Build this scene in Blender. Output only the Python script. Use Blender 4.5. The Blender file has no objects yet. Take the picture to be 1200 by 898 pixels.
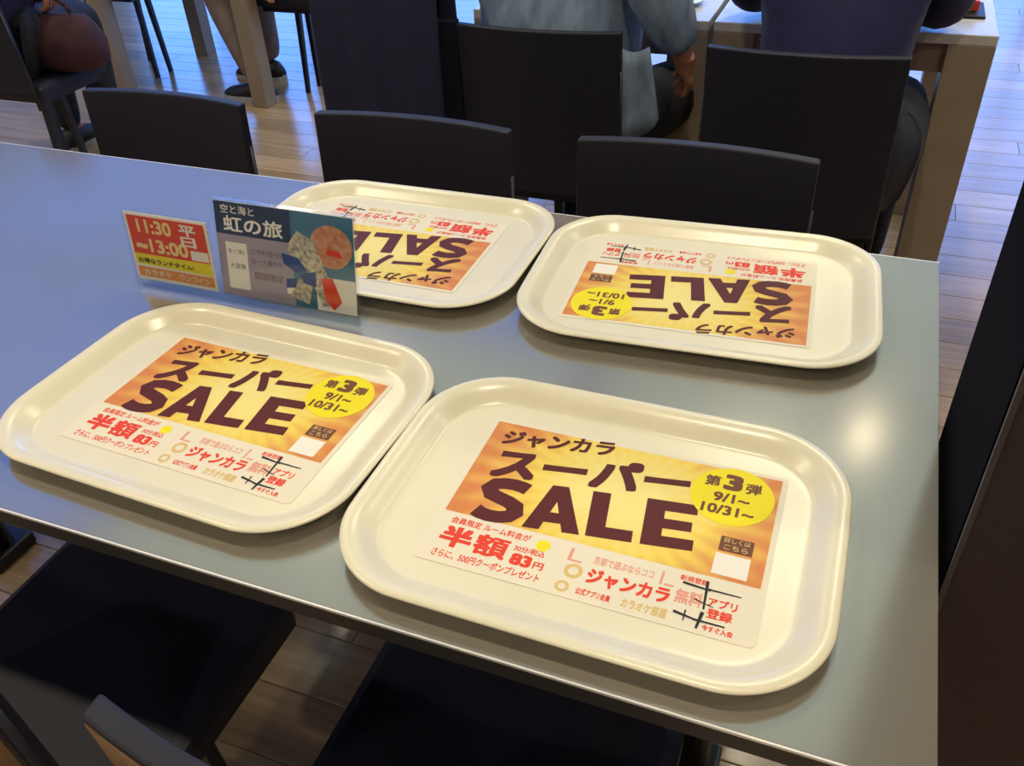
import bpy, bmesh, math, random
from mathutils import Vector, Matrix
rnd = random.Random(7)
S = bpy.context.scene
COL = S.collection

# ------------------------------------------------------------------ camera
T = 0.72                                   # height of the table top
F, PITCH, ROLL, YAW, H = 1025.3, 0.6435, -0.0582, -0.4046, 0.5699
fw = Vector((math.sin(YAW)*math.cos(PITCH), math.cos(YAW)*math.cos(PITCH), -math.sin(PITCH)))
rt = fw.cross(Vector((0, 0, 1))).normalized(); up = rt.cross(fw)
r2 = math.cos(ROLL)*rt + math.sin(ROLL)*up
u2 = -math.sin(ROLL)*rt + math.cos(ROLL)*up
cd = bpy.data.cameras.new('camera'); cam = bpy.data.objects.new('camera', cd); COL.objects.link(cam)
cd.sensor_fit = 'HORIZONTAL'; cd.sensor_width = 36; cd.lens = F/1200*36; cd.clip_start = .02; cd.clip_end = 100
M = Matrix((r2, u2, -fw)).transposed().to_4x4(); M.translation = (0, 0, T+H)
cam.matrix_world = M
S.camera = cam
S.view_settings.view_transform = 'Standard'; S.view_settings.look = 'None'
S.view_settings.gamma = 1; S.view_settings.use_curve_mapping = False
S.view_settings.exposure = 0.0
S.cycles.use_denoising = True
S.cycles.max_bounces = 8

# ------------------------------------------------------------------ sky outside the windows
W = bpy.data.worlds.new('sky'); S.world = W; W.use_nodes = True
bg = W.node_tree.nodes['Background']; bg.inputs[0].default_value = (.14, .34, 1, 1); bg.inputs[1].default_value = 2.4

# daylight entering the window wall
def area(name, loc, rot, sx, sy, energy, color, shape='RECTANGLE', spread=None):
    l = bpy.data.lights.new(name, 'AREA'); l.shape = shape; l.size = sx
    if shape in ('RECTANGLE', 'ELLIPSE'): l.size_y = sy
    l.energy = energy; l.color = color
    if spread: l.spread = spread
    o = bpy.data.objects.new(name, l); o.location = loc; o.rotation_euler = rot; COL.objects.link(o); return o
ROOM = (-8.0, 2.6, -3.0, 7.5, 3.0)          # x0 x1 y0 y1 height
WARM = (1.0, .87, .62)
LAMP_W = 13.0
DAY_W = 330.0
BLUE = (.09, .27, 1.0)
PANELS_BLUE = [(-5.6, 4.9), (-3.8, 4.9), (-5.6, 2.7), (-3.8, 2.7), (-2.0, 4.9)]
FILL_PANELS = [(-2.0, 2.7), (-.15, 2.7), (-.15, 4.9), (1.6, 2.7), (1.6, 4.9)]  # unseen panels added to brighten what the table top reflects
LAMPS = [(x, y) for x in (-5.6, -3.8, -2.0, -.15, 1.6) for y in (-1.6, .55, 2.7, 4.9) if (x, y) not in PANELS_BLUE] + [(.30, 3.55)]
area('daylight', (-2.6, ROOM[3]+.12, 1.6), (math.radians(90), 0, math.pi), 9.6, 2.6, DAY_W, (.10, .32, 1.0))
area('daylight', (ROOM[0]-.12, 4.4, 1.6), (math.radians(90), 0, -math.pi/2), 5.8, 2.6, DAY_W*2.0, (.08, .27, 1.0))  # blue light added beyond the left wall, which has no window

# ------------------------------------------------------------------ materials
def mat(name, col, rough=.5, metal=0.0, var=0.0, vscale=20, bump=0.0, bscale=200, spec=.5, trans=0, stretch=None, col2=None, sheen=0, coat=0):
    m = bpy.data.materials.new(name); m.use_nodes = True
    nt = m.node_tree; b = nt.nodes['Principled BSDF']
    b.inputs['Base Color'].default_value = (*col, 1); b.inputs['Roughness'].default_value = rough
    b.inputs['Metallic'].default_value = metal; b.inputs['Specular IOR Level'].default_value = spec
    if sheen: b.inputs['Sheen Weight'].default_value = sheen
    if coat: b.inputs['Coat Weight'].default_value = coat; b.inputs['Coat Roughness'].default_value = .25
    if trans: b.inputs['Transmission Weight'].default_value = trans
    tc = nt.nodes.new('ShaderNodeTexCoord'); mp = nt.nodes.new('ShaderNodeMapping')
    nt.links.new(tc.outputs['Object'], mp.inputs[0])
    if stretch: mp.inputs['Scale'].default_value = stretch
    if var or col2:
        n = nt.nodes.new('ShaderNodeTexNoise'); n.inputs['Scale'].default_value = vscale; n.inputs['Detail'].default_value = 5
        nt.links.new(mp.outputs[0], n.inputs[0])
        r = nt.nodes.new('ShaderNodeValToRGB'); nt.links.new(n.outputs[0], r.inputs[0])
        c2 = col2 or tuple(min(1, c*(1+var)) for c in col)
        c1 = col if col2 else tuple(c*(1-var) for c in col)
        r.color_ramp.elements[0].position = .3; r.color_ramp.elements[0].color = (*c1, 1)
        r.color_ramp.elements[1].position = .7; r.color_ramp.elements[1].color = (*c2, 1)
        nt.links.new(r.outputs[0], b.inputs['Base Color'])
    if bump:
        n = nt.nodes.new('ShaderNodeTexNoise'); n.inputs['Scale'].default_value = bscale
        nt.links.new(tc.outputs['Object'], n.inputs[0])
        bp = nt.nodes.new('ShaderNodeBump'); bp.inputs['Strength'].default_value = bump; bp.inputs['Distance'].default_value = .001
        nt.links.new(n.outputs[0], bp.inputs['Height']); nt.links.new(bp.outputs[0], b.inputs['Normal'])
    return m

def emis(name, col, s):
    m = bpy.data.materials.new(name); m.use_nodes = True; nt = m.node_tree; nt.nodes.clear()
    e = nt.nodes.new('ShaderNodeEmission'); e.inputs[0].default_value = (*col, 1); e.inputs[1].default_value = s
    o = nt.nodes.new('ShaderNodeOutputMaterial'); nt.links.new(e.outputs[0], o.inputs[0]); return m

M_table = mat('satin_laminate', (.42, .395, .34), .16, .66, var=.04, vscale=900)
M_edge = mat('table_edge', (.045, .040, .036), .5, .1)
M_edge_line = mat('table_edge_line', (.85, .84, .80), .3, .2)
M_tray = mat('cream_melamine', (.735, .68, .505), .28, var=.03, vscale=9, coat=.15)
M_chair = mat('dark_vinyl', (.0115, .011, .021), .50, bump=.25, bscale=900, spec=.32)
M_leg = mat('black_metal_leg', (.012, .012, .016), .35, .2)
M_lamplit = mat('chair_shell', (.15, .085, .035), .5, var=.1, vscale=30)  # tan stands for warm lamplight on the dark vinyl backs
M_cap = mat('chair_edge', (.10, .09, .085), .4)
M_t2 = mat('pale_table_top', (.55, .52, .50), .35, var=.03)
M_t2leg = mat('beige_leg', (.27, .215, .155), .5, var=.08, vscale=12)
M_apron = mat('apron_wood', (.24, .16, .13), .5, var=.1)
M_col = mat('column_panel', (.028, .018, .018), .6, var=.15, vscale=150, bump=.2, bscale=500)
M_colb = mat('column_black', (.006, .006, .010), .9, spec=.04)
M_strip = mat('column_strip', (.06, .055, .055), .45, .2)
M_skin = mat('skin', (.45, .20, .12), .5, var=.06)
M_denim = mat('denim_cloth', (.19, .265, .37), .85, var=.35, vscale=30, bump=.5, bscale=600, stretch=(1, 1, .4))
M_navy = mat('navy_cloth', (.009, .009, .065), .85, var=.25, vscale=40, bump=.4, bscale=500, sheen=.1)
M_coat = mat('coat_cloth', (.007, .007, .034), .85, var=.2, vscale=40)
M_black = mat('black_cloth', (.008, .008, .016), .8, var=.2, vscale=40)
M_beige = mat('beige_cloth', (.20, .155, .13), .85, var=.2, vscale=18, bump=.4, bscale=400)
M_red = mat('burgundy_cloth', (.035, .006, .013), .8, var=.35, vscale=20)
M_hair = mat('hair', (.01, .008, .007), .5)
M_shoe = mat('shoe_black', (.01, .01, .012), .5)
M_sole = mat('shoe_sole', (.35, .37, .36), .6)
M_wall = mat('wall_paint', (.50, .47, .43), .8, var=.04)
M_ceil = mat('ceiling_paint', (.72, .71, .69), .9, var=.03)
M_frame = mat('window_metal', (.08, .08, .09), .4, .5)
M_bulb = emis('lamp_glow', WARM, 14)
M_bulb_blue = emis('blue_panel_glow', BLUE, 1.35)
M_fill_pale = emis('pale_panel_glow', (.70, .95, .97), .72)
M_paper = mat('paper_white', (.75, .69, .545), .5, spec=.3)
M_white = mat('print_white', (.82, .78, .70), .5, spec=.2)
M_maroon = mat('print_maroon', (.095, .014, .012), .5, spec=.2)
M_redp = mat('print_red', (.72, .055, .025), .5, spec=.2)
M_pinkp = mat('print_pink', (.72, .32, .24), .5, spec=.2)
M_orp = mat('print_orange', (.78, .30, .06), .5, spec=.2)
M_yel = mat('print_yellow', (.82, .70, .015), .5, spec=.2)
M_gold = mat('print_gold', (.66, .48, .20), .5, spec=.2)
M_blk = mat('print_black', (.02, .02, .02), .5, spec=.2)
M_brown = mat('print_brown', (.16, .06, .03), .5, spec=.2)
M_navyp = mat('print_navy', (.012, .035, .085), .4, spec=.2)
M_teal = mat('print_teal', (.05, .17, .26), .4, spec=.2)
M_lilac = mat('print_lilac', (.34, .30, .36), .4, spec=.2)
M_bluep = mat('print_blue', (.01, .05, .24), .4, spec=.2)
M_food = mat('print_food', (.50, .13, .06), .4, col2=(.62, .36, .22), vscale=120)
M_mix = mat('print_mixed', (.16, .14, .10), .4, col2=(.75, .68, .52), vscale=160)

def acrylic():
    m = bpy.data.materials.new('clear_acrylic'); m.use_nodes = True; nt = m.node_tree; nt.nodes.clear()
    o = nt.nodes.new('ShaderNodeOutputMaterial'); mx = nt.nodes.new('ShaderNodeMixShader')
    t = nt.nodes.new('ShaderNodeBsdfTransparent'); t.inputs[0].default_value = (.96, .97, .97, 1)
    g = nt.nodes.new('ShaderNodeBsdfGlossy'); g.inputs['Roughness'].default_value = .08
    f = nt.nodes.new('ShaderNodeLayerWeight'); f.inputs[0].default_value = .5
    pw = nt.nodes.new('ShaderNodeMath'); pw.operation = 'POWER'; pw.inputs[1].default_value = 4; nt.links.new(f.outputs['Facing'], pw.inputs[0])
    mr = nt.nodes.new('ShaderNodeMapRange'); mr.inputs['To Min'].default_value = .035; mr.inputs['To Max'].default_value = .7; nt.links.new(pw.outputs[0], mr.inputs[0])
    nt.links.new(mr.outputs[0], mx.inputs[0]); nt.links.new(t.outputs[0], mx.inputs[1]); nt.links.new(g.outputs[0], mx.inputs[2])
    nt.links.new(mx.outputs[0], o.inputs[0]); return m
M_acr = acrylic(); M_glass = acrylic(); M_glass.name = 'window_glass'

def sunburst():
    # printed poster ground: yellow middle, orange ends, radial rays
    m = bpy.data.materials.new('print_sunburst'); m.use_nodes = True; nt = m.node_tree; N = nt.nodes.new; L = nt.links.new
    b = nt.nodes['Principled BSDF']; b.inputs['Roughness'].default_value = .5
    tc = N('ShaderNodeTexCoord'); sp = N('ShaderNodeSeparateXYZ'); L(tc.outputs['Object'], sp.inputs[0])
    def mth(op, a, bb=None):
        n = N('ShaderNodeMath'); n.operation = op
        for i, q in enumerate((a, bb)):
            if q is None: continue
            if isinstance(q, (int, float)): n.inputs[i].default_value = q
            else: L(q, n.inputs[i])
        return n.outputs[0]
    x = mth('SUBTRACT', sp.outputs[0], .005); y = mth('SUBTRACT', sp.outputs[1], .0)
    ex = mth('DIVIDE', x, .150); ey = mth('DIVIDE', y, .125)
    d = mth('SQRT', mth('ADD', mth('MULTIPLY', ex, ex), mth('MULTIPLY', ey, ey)))
    ang = mth('ARCTAN2', y, x)
    ray = mth('MULTIPLY', mth('SINE', mth('MULTIPLY', ang, 34.0)), .10)
    nz = N('ShaderNodeTexNoise'); nz.inputs['Scale'].default_value = 28; L(tc.outputs['Object'], nz.inputs[0])
    v = mth('ADD', mth('ADD', d, mth('MULTIPLY', ray, d)), mth('MULTIPLY', mth('SUBTRACT', nz.outputs[0], .5), .35))
    r = N('ShaderNodeValToRGB'); L(v, r.inputs[0]); cr = r.color_ramp
    cr.elements[0].position = .25; cr.elements[0].color = (.82, .69, .22, 1)
    cr.elements[1].position = 1.0; cr.elements[1].color = (.62, .20, .035, 1)
    e = cr.elements.new(.58); e.color = (.79, .58, .07, 1)
    e = cr.elements.new(.80); e.color = (.70, .34, .055, 1)
    L(r.outputs[0], b.inputs['Base Color']); return m
M_sun = sunburst()

def plank_mat():
    m = bpy.data.materials.new('oak_floor'); m.use_nodes = True; nt = m.node_tree; N = nt.nodes.new; L = nt.links.new
    b = nt.nodes['Principled BSDF']; b.inputs['Roughness'].default_value = .2; b.inputs['Specular IOR Level'].default_value = .5
    tc = N('ShaderNodeTexCoord'); mp = N('ShaderNodeMapping'); mp.inputs['Scale'].default_value = (1.5, 28, 1)
    L(tc.outputs['Object'], mp.inputs[0])
    oi = N('ShaderNodeObjectInfo'); ad = N('ShaderNodeVectorMath'); L(mp.outputs[0], ad.inputs[0]); L(oi.outputs['Random'], ad.inputs[1])
    n = N('ShaderNodeTexNoise'); n.inputs['Scale'].default_value = 2.4; n.inputs['Detail'].default_value = 7; L(ad.outputs[0], n.inputs[0])
    r = N('ShaderNodeValToRGB'); L(n.outputs[0], r.inputs[0])
    r.color_ramp.elements[0].position = .28; r.color_ramp.elements[0].color = (.30, .19, .095, 1)
    r.color_ramp.elements[1].position = .72; r.color_ramp.elements[1].color = (.47, .325, .18, 1)
    mx = N('ShaderNodeMix'); mx.data_type = 'RGBA'; mx.blend_type = 'MULTIPLY'; mx.inputs[0].default_value = 1
    rr = N('ShaderNodeMapRange'); rr.inputs['To Min'].default_value = .72; rr.inputs['To Max'].default_value = 1.1
    L(oi.outputs['Random'], rr.inputs[0]); L(r.outputs[0], mx.inputs[6]); L(rr.outputs[0], mx.inputs[7]); L(mx.outputs[2], b.inputs['Base Color'])
    return m
M_floor = plank_mat()

# ------------------------------------------------------------------ mesh helpers
def link(name, me, m=None, parent=None, smooth=False):
    o = bpy.data.objects.new(name, me); COL.objects.link(o)
    if m:
        me.materials.clear(); me.materials.append(m)
    if parent: o.parent = parent
    if smooth:
        for p in me.polygons: p.use_smooth = True
    return o
def obj(name, bm, m, parent=None, smooth=False, bev=0.0, segs=2):
    bmesh.ops.recalc_face_normals(bm, faces=bm.faces)
    me = bpy.data.meshes.new(name); bm.to_mesh(me); bm.free()
    o = link(name, me, m, parent, smooth)
    if bev:
        md = o.modifiers.new('bevel', 'BEVEL'); md.width = bev; md.segments = segs; md.limit_method = 'ANGLE'
    return o
def empty(name, loc, rz=0, label=None, cat=None, group=None):
    o = bpy.data.objects.new(name, None); COL.objects.link(o); o.location = loc; o.rotation_euler = (0, 0, rz)
    o.empty_display_size = .05
    tag(o, label, cat, group); return o
def tag(o, label=None, cat=None, group=None, kind=None):
    if label: o['label'] = label
    if cat: o['category'] = cat
    if group: o['group'] = group
    if kind: o['kind'] = kind
    return o
def box(bm, x0, x1, y0, y1, z0, z1, mtx=None):
    vs = [bm.verts.new((x, y, z)) for z in (z0, z1) for y in (y0, y1) for x in (x0, x1)]
    for f in ((0, 1, 3, 2), (4, 6, 7, 5), (0, 4, 5, 1), (2, 3, 7, 6), (0, 2, 6, 4), (1, 5, 7, 3)):
        bm.faces.new([vs[i] for i in f])
    if mtx is not None: bmesh.ops.transform(bm, matrix=mtx, verts=vs)
    return vs
def boxobj(name, b, m, parent=None, bev=0.0):
    bm = bmesh.new(); box(bm, *b); return obj(name, bm, m, parent, bev=bev)
def taper(bm, a, b, ra, rb, n=10, sq=False):
    a = Vector(a); b = Vector(b); d = (b-a).normalized()
    s = d.cross(Vector((0, 1, 0))) if abs(d.y) < .9 else d.cross(Vector((1, 0, 0)))
    s.normalize(); t = d.cross(s)
    if sq: n = 4
    ring = []
    for p, r in ((a, ra), (b, rb)):
        ring.append([bm.verts.new(p + (s*math.cos(2*math.pi*(k+.5)/n) + t*math.sin(2*math.pi*(k+.5)/n))*r) for k in range(n)])
    for k in range(n): bm.faces.new((ring[0][k], ring[0][(k+1) % n], ring[1][(k+1) % n], ring[1][k]))
    bm.faces.new(ring[0][::-1]); bm.faces.new(ring[1])
def rrect(w, d, r, n=10):
    pts = []
    for cx, cy, a0 in ((w/2-r, d/2-r, 0), (-w/2+r, d/2-r, 90), (-w/2+r, -d/2+r, 180), (w/2-r, -d/2+r, 270)):
        for k in range(n+1):
            a = math.radians(a0 + 90*k/n); pts.append((cx+r*math.cos(a), cy+r*math.sin(a)))
    return pts
def copytree(o, parent=None):
    c = o.copy(); COL.objects.link(c); c.parent = parent
    for ch in list(o.children): copytree(ch, c)
    return c
_n = [0]
def lift():            # ink layers sit a few microns apart
    _n[0] = (_n[0]+1) % 14; return _n[0]*4e-6
def flat(bm, pts, z):
    z += lift()
    f = bm.faces.new([bm.verts.new((x, y, z)) for x, y in pts])
    if f.normal.z < 0: f.normal_flip()
    return f
def mesh_text(body, bold=0.0):
    cu = bpy.data.curves.new('t', 'FONT'); cu.body = body; cu.offset = bold; cu.resolution_u = 3
    o = bpy.data.objects.new('t', cu); COL.objects.link(o)
    dg = bpy.context.evaluated_depsgraph_get(); dg.update()
    me = bpy.data.meshes.new_from_object(o.evaluated_get(dg))
    bpy.data.objects.remove(o); bpy.data.curves.remove(cu); return me
def text(bm, body, quad, z, bold=0.0):
    """lay printed lettering inside a quad (top-left, bottom-left, bottom-right, top-right)"""
    me = mesh_text(body)
    xs = [v.co.x for v in me.vertices]; ys = [v.co.y for v in me.vertices]
    if not xs: return
    x0, x1, y0, y1 = min(xs)-bold, max(xs)+bold, min(ys)-bold, max(ys)+bold
    tl, bl, br, tr = [Vector(q) for q in quad]
    # a heavy face: the strokes are printed again, shifted by the extra weight
    sh = [(0, 0)] if not bold else [(bold*a, bold*b) for a, b in ((-1, -1), (-1, 1), (1, -1), (1, 1), (0, 0), (0, 1), (0, -1), (1, 0), (-1, 0))][:9 if bold >= .03 else 4]
    for dx, dy in sh:
        vs = []; z += 4e-6
        for v in me.vertices:
            u = (v.co.x+dx-x0)/(x1-x0); w = (v.co.y+dy-y0)/max(1e-6, y1-y0)
            p = (bl*(1-u)+br*u)*(1-w) + (tl*(1-u)+tr*u)*w
            vs.append(bm.verts.new((p.x, p.y, z)))
        for p in me.polygons:
            try: bm.faces.new([vs[i] for i in p.vertices])
            except ValueError: pass
    bpy.data.meshes.remove(me)
def Q(x0, y0, x1, y1, rise=0):   # quad from bottom-left corner and top-right corner in mm
    return [(x0/1e3, y1/1e3), (x0/1e3, y0/1e3), (x1/1e3, (y0+rise)/1e3), (x1/1e3, (y1+rise)/1e3)]
def QQ(*p): return [(a/1e3, b/1e3) for a, b in p]
def flatobj(name, bm, m, parent):
    for f in bm.faces:
        f.normal_update()
        if f.normal.z < 0: f.normal_flip()
    me = bpy.data.meshes.new(name); bm.to_mesh(me); bm.free(); return link(name, me, m, parent)

# ------------------------------------------------------------------ the setting
X0, X1, Y0, Y1, HT = ROOM
floor = bpy.data.objects.new('floor', None); COL.objects.link(floor); floor['kind'] = 'structure'
sub = boxobj('subfloor', (X0, X1, Y0, Y1, -.06, -.012), mat('subfloor', (.03, .02, .015), .8), floor)
PW = .118
def plank_mesh(L):
    bm = bmesh.new(); g = .0006; t = .0012
    a = [bm.verts.new(p) for p in ((g, g, -.012), (L-g, g, -.012), (L-g, PW-g, -.012), (g, PW-g, -.012))]
    b = [bm.verts.new(p) for p in ((g, g, -t), (L-g, g, -t), (L-g, PW-g, -t), (g, PW-g, -t))]
    c = [bm.verts.new(p) for p in ((g+t, g+t, 0), (L-g-t, g+t, 0), (L-g-t, PW-g-t, 0), (g+t, PW-g-t, 0))]
    for u, v in ((a, b), (b, c)):
        for k in range(4): bm.faces.new((u[k], u[(k+1) % 4], v[(k+1) % 4], v[k]))
    bm.faces.new(c)
    me = bpy.data.meshes.new('plank'); bm.to_mesh(me); bm.free(); me.materials.append(M_floor); return me
PL = 1.42
pm = plank_mesh(PL); rest = bmesh.new(); cnt = 0
nrow = int((Y1-Y0)/PW)
for j in range(nrow):
    y = Y0 + j*PW; off = (j*.37 % 1)*PL; x = X0 - off
    while x < X1:
        xa, xb = max(x, X0), min(x+PL, X1)
        full = xa == x and xb == x+PL
        # left and right limits of the floor the photograph shows at this depth
        seen = full and .1 < y < 4.6 and xb > -1.25*y-1.6 and xa < .35*y+.1 and cnt < 290
        if seen:
            o = bpy.data.objects.new('plank', pm); COL.objects.link(o); o.parent = floor; o.location = (x, y, 0); cnt += 1
        elif xb-xa > .02:
            g = .0012; box(rest, xa+g, xb-g, y+g, y+PW-g, -.012, 0)
        x += PL
ro = obj('plank_field', rest, M_floor, floor); ro['kind'] = 'stuff'

def struct(name, b, m): o = boxobj(name, b, m); o['kind'] = 'structure'; return o
struct('ceiling', (X0, X1, Y0, Y1, HT, HT+.1), M_ceil)
struct('wall_left', (X0-.1, X0, Y0, Y1, -.06, HT+.1), M_wall)
struct('wall_right', (X1, X1+.1, Y0, Y1, -.06, HT+.1), M_wall)
struct('wall_front', (X0-.1, X1+.1, Y0-.1, Y0, -.06, HT+.1), M_wall)
bm = bmesh.new()                                  # window wall: sill, lintel and piers
box(bm, X0, X1, Y1, Y1+.1, -.06, .25); box(bm, X0, X1, Y1, Y1+.1, 2.85, HT+.1)
wins = [(-7.3, -5.1), (-4.9, -2.7), (-2.5, -.3), (-.1, 2.1)]
e = X0
for a, b in wins + [(X1, X1)]:
    box(bm, e, a, Y1, Y1+.1, .25, 2.85); e = b
o = obj('wall_back', bm, M_wall); o['kind'] = 'structure'
for i, (a, b) in enumerate(wins):
    w = bpy.data.objects.new('window_%d' % (i+1), None); COL.objects.link(w); w['kind'] = 'structure'
    bm = bmesh.new()
    for q in ((a, b, .25, .30), (a, b, 2.80, 2.85), (a, a+.05, .30, 2.80), (b-.05, b, .30, 2.80), ((a+b)/2-.025, (a+b)/2+.025, .30, 2.80)):
        box(bm, q[0], q[1], Y1+.02, Y1+.08, q[2], q[3])
    obj('window_frame', bm, M_frame, w)
    for s in (0, 1):
        pa, pb = (a+.05, (a+b)/2-.025) if s == 0 else ((a+b)/2+.025, b-.05)
        boxobj('pane', (pa, pb, Y1+.047, Y1+.053, .30, 2.80), M_glass, w)

# ceiling downlights
proto = None
for i, (x, y) in enumerate(LAMPS):
    if proto is None:
        proto = empty('downlight', (x, y, HT), 0)
        bm = bmesh.new(); n = 20
        rings = []
        for r, z in ((.085, 0), (.085, -.012), (.062, -.012), (.056, .0)):
            rings.append([bm.verts.new((r*math.cos(2*math.pi*k/n), r*math.sin(2*math.pi*k/n), z)) for k in range(n)])
        for u, v in zip(rings, rings[1:]):
            for k in range(n): bm.faces.new((u[k], u[(k+1) % n], v[(k+1) % n], v[k]))
        obj('trim_ring', bm, M_white, proto)
        bm = bmesh.new(); bmesh.ops.create_cone(bm, cap_ends=True, segments=20, radius1=.055, radius2=.055, depth=.004)
        bmesh.ops.translate(bm, vec=(0, 0, -.006), verts=bm.verts); obj('lamp_lens', bm, M_bulb, proto)
        d = proto
    else:
        d = copytree(proto)
    d.location = (x, y, HT)
    tag(d, 'round recessed ceiling downlight with a warm glowing lens', 'ceiling light', 'warm ceiling downlights')
    zl = HT-.035 if (x, y) in FILL_PANELS+[(.30, 3.55)] else HT
    d.location.z = zl
    area('downlight_beam', (x, y, zl-.02), (0, 0, 0), .12, .12, LAMP_W*(.035 if x == .30 else 1), WARM, 'DISK', math.radians(150))
for pts, m, lb, gr in ((PANELS_BLUE, M_bulb_blue, 'wide square ceiling panel glowing blue over the far left floor', 'blue ceiling panels'),
                       (FILL_PANELS, M_fill_pale, 'wide square ceiling panel glowing softly over the next row of tables', 'pale ceiling panels')):
    for x, y in pts:
        t = empty('ceiling_panel', (x, y, HT), 0, lb, 'ceiling light', gr)
        bm = bmesh.new()
        for q in ((-.88, .88, -1.06, -1.02), (-.88, .88, 1.02, 1.06), (-.88, -.84, -1.02, 1.02), (.84, .88, -1.02, 1.02)): box(bm, *q, -.035, 0)
        obj('panel_frame', bm, M_white, t)
        boxobj('diffuser', (-.84, .84, -1.02, 1.02, -.030, -.004), m, t)

# square column at the right of the table
c = empty('column', (.137, .572, 0), 0, 'dark brown square column with a black side and metal corner strip beside the table', 'column')
boxobj('front_panel', (.004, .62, 0, .012, 0, HT-.002), M_col, c)
boxobj('side_panel', (0, .012, .012, .216, 0, HT-.002), M_colb, c)
boxobj('core', (.012, .62, .012, .216, 0, HT-.002), M_colb, c)
boxobj('corner_strip', (-.001, .003, -.003, .001, 0, HT-.002), M_strip, c)

# ------------------------------------------------------------------ our table
TX0, TX1, TY0, TY1 = -2.05, .128, .367, 1.101
tb = empty('dining_table', ((TX0+TX1)/2, (TY0+TY1)/2, 0), 0, 'long table with a satin grey laminate top holding the four trays', 'table')
hx, hy = (TX1-TX0)/2, (TY1-TY0)/2
boxobj('table_top', (-hx, hx, -hy, hy, T-.006, T), M_table, tb, .0008)
bm = bmesh.new(); box(bm, -hx+.0015, hx-.0015, -hy+.0015, hy-.0015, T-.024, T-.006); obj('edge_band', bm, M_edge, tb)
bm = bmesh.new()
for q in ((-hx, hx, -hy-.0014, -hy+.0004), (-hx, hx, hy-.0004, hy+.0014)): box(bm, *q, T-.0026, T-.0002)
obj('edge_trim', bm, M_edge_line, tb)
boxobj('apron', (-hx+.12, hx-.12, -hy+.14, hy-.14, T-.075, T-.030), M_leg, tb)
for sx in (-.489, .901):
    bm = bmesh.new(); taper(bm, (sx, 0, .03), (sx, 0, T-.06), .026, .026, 16); obj('pedestal', bm, M_leg, tb, True)
    bm = bmesh.new(); box(bm, sx-.04, sx+.04, -.05, .05, .0, .03); obj('pedestal_foot', bm, M_leg, tb, bev=.006)
    boxobj('mounting_plate', (sx-.05, sx+.05, -.22, .22, T-.08, T-.075), M_leg, tb)

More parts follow.
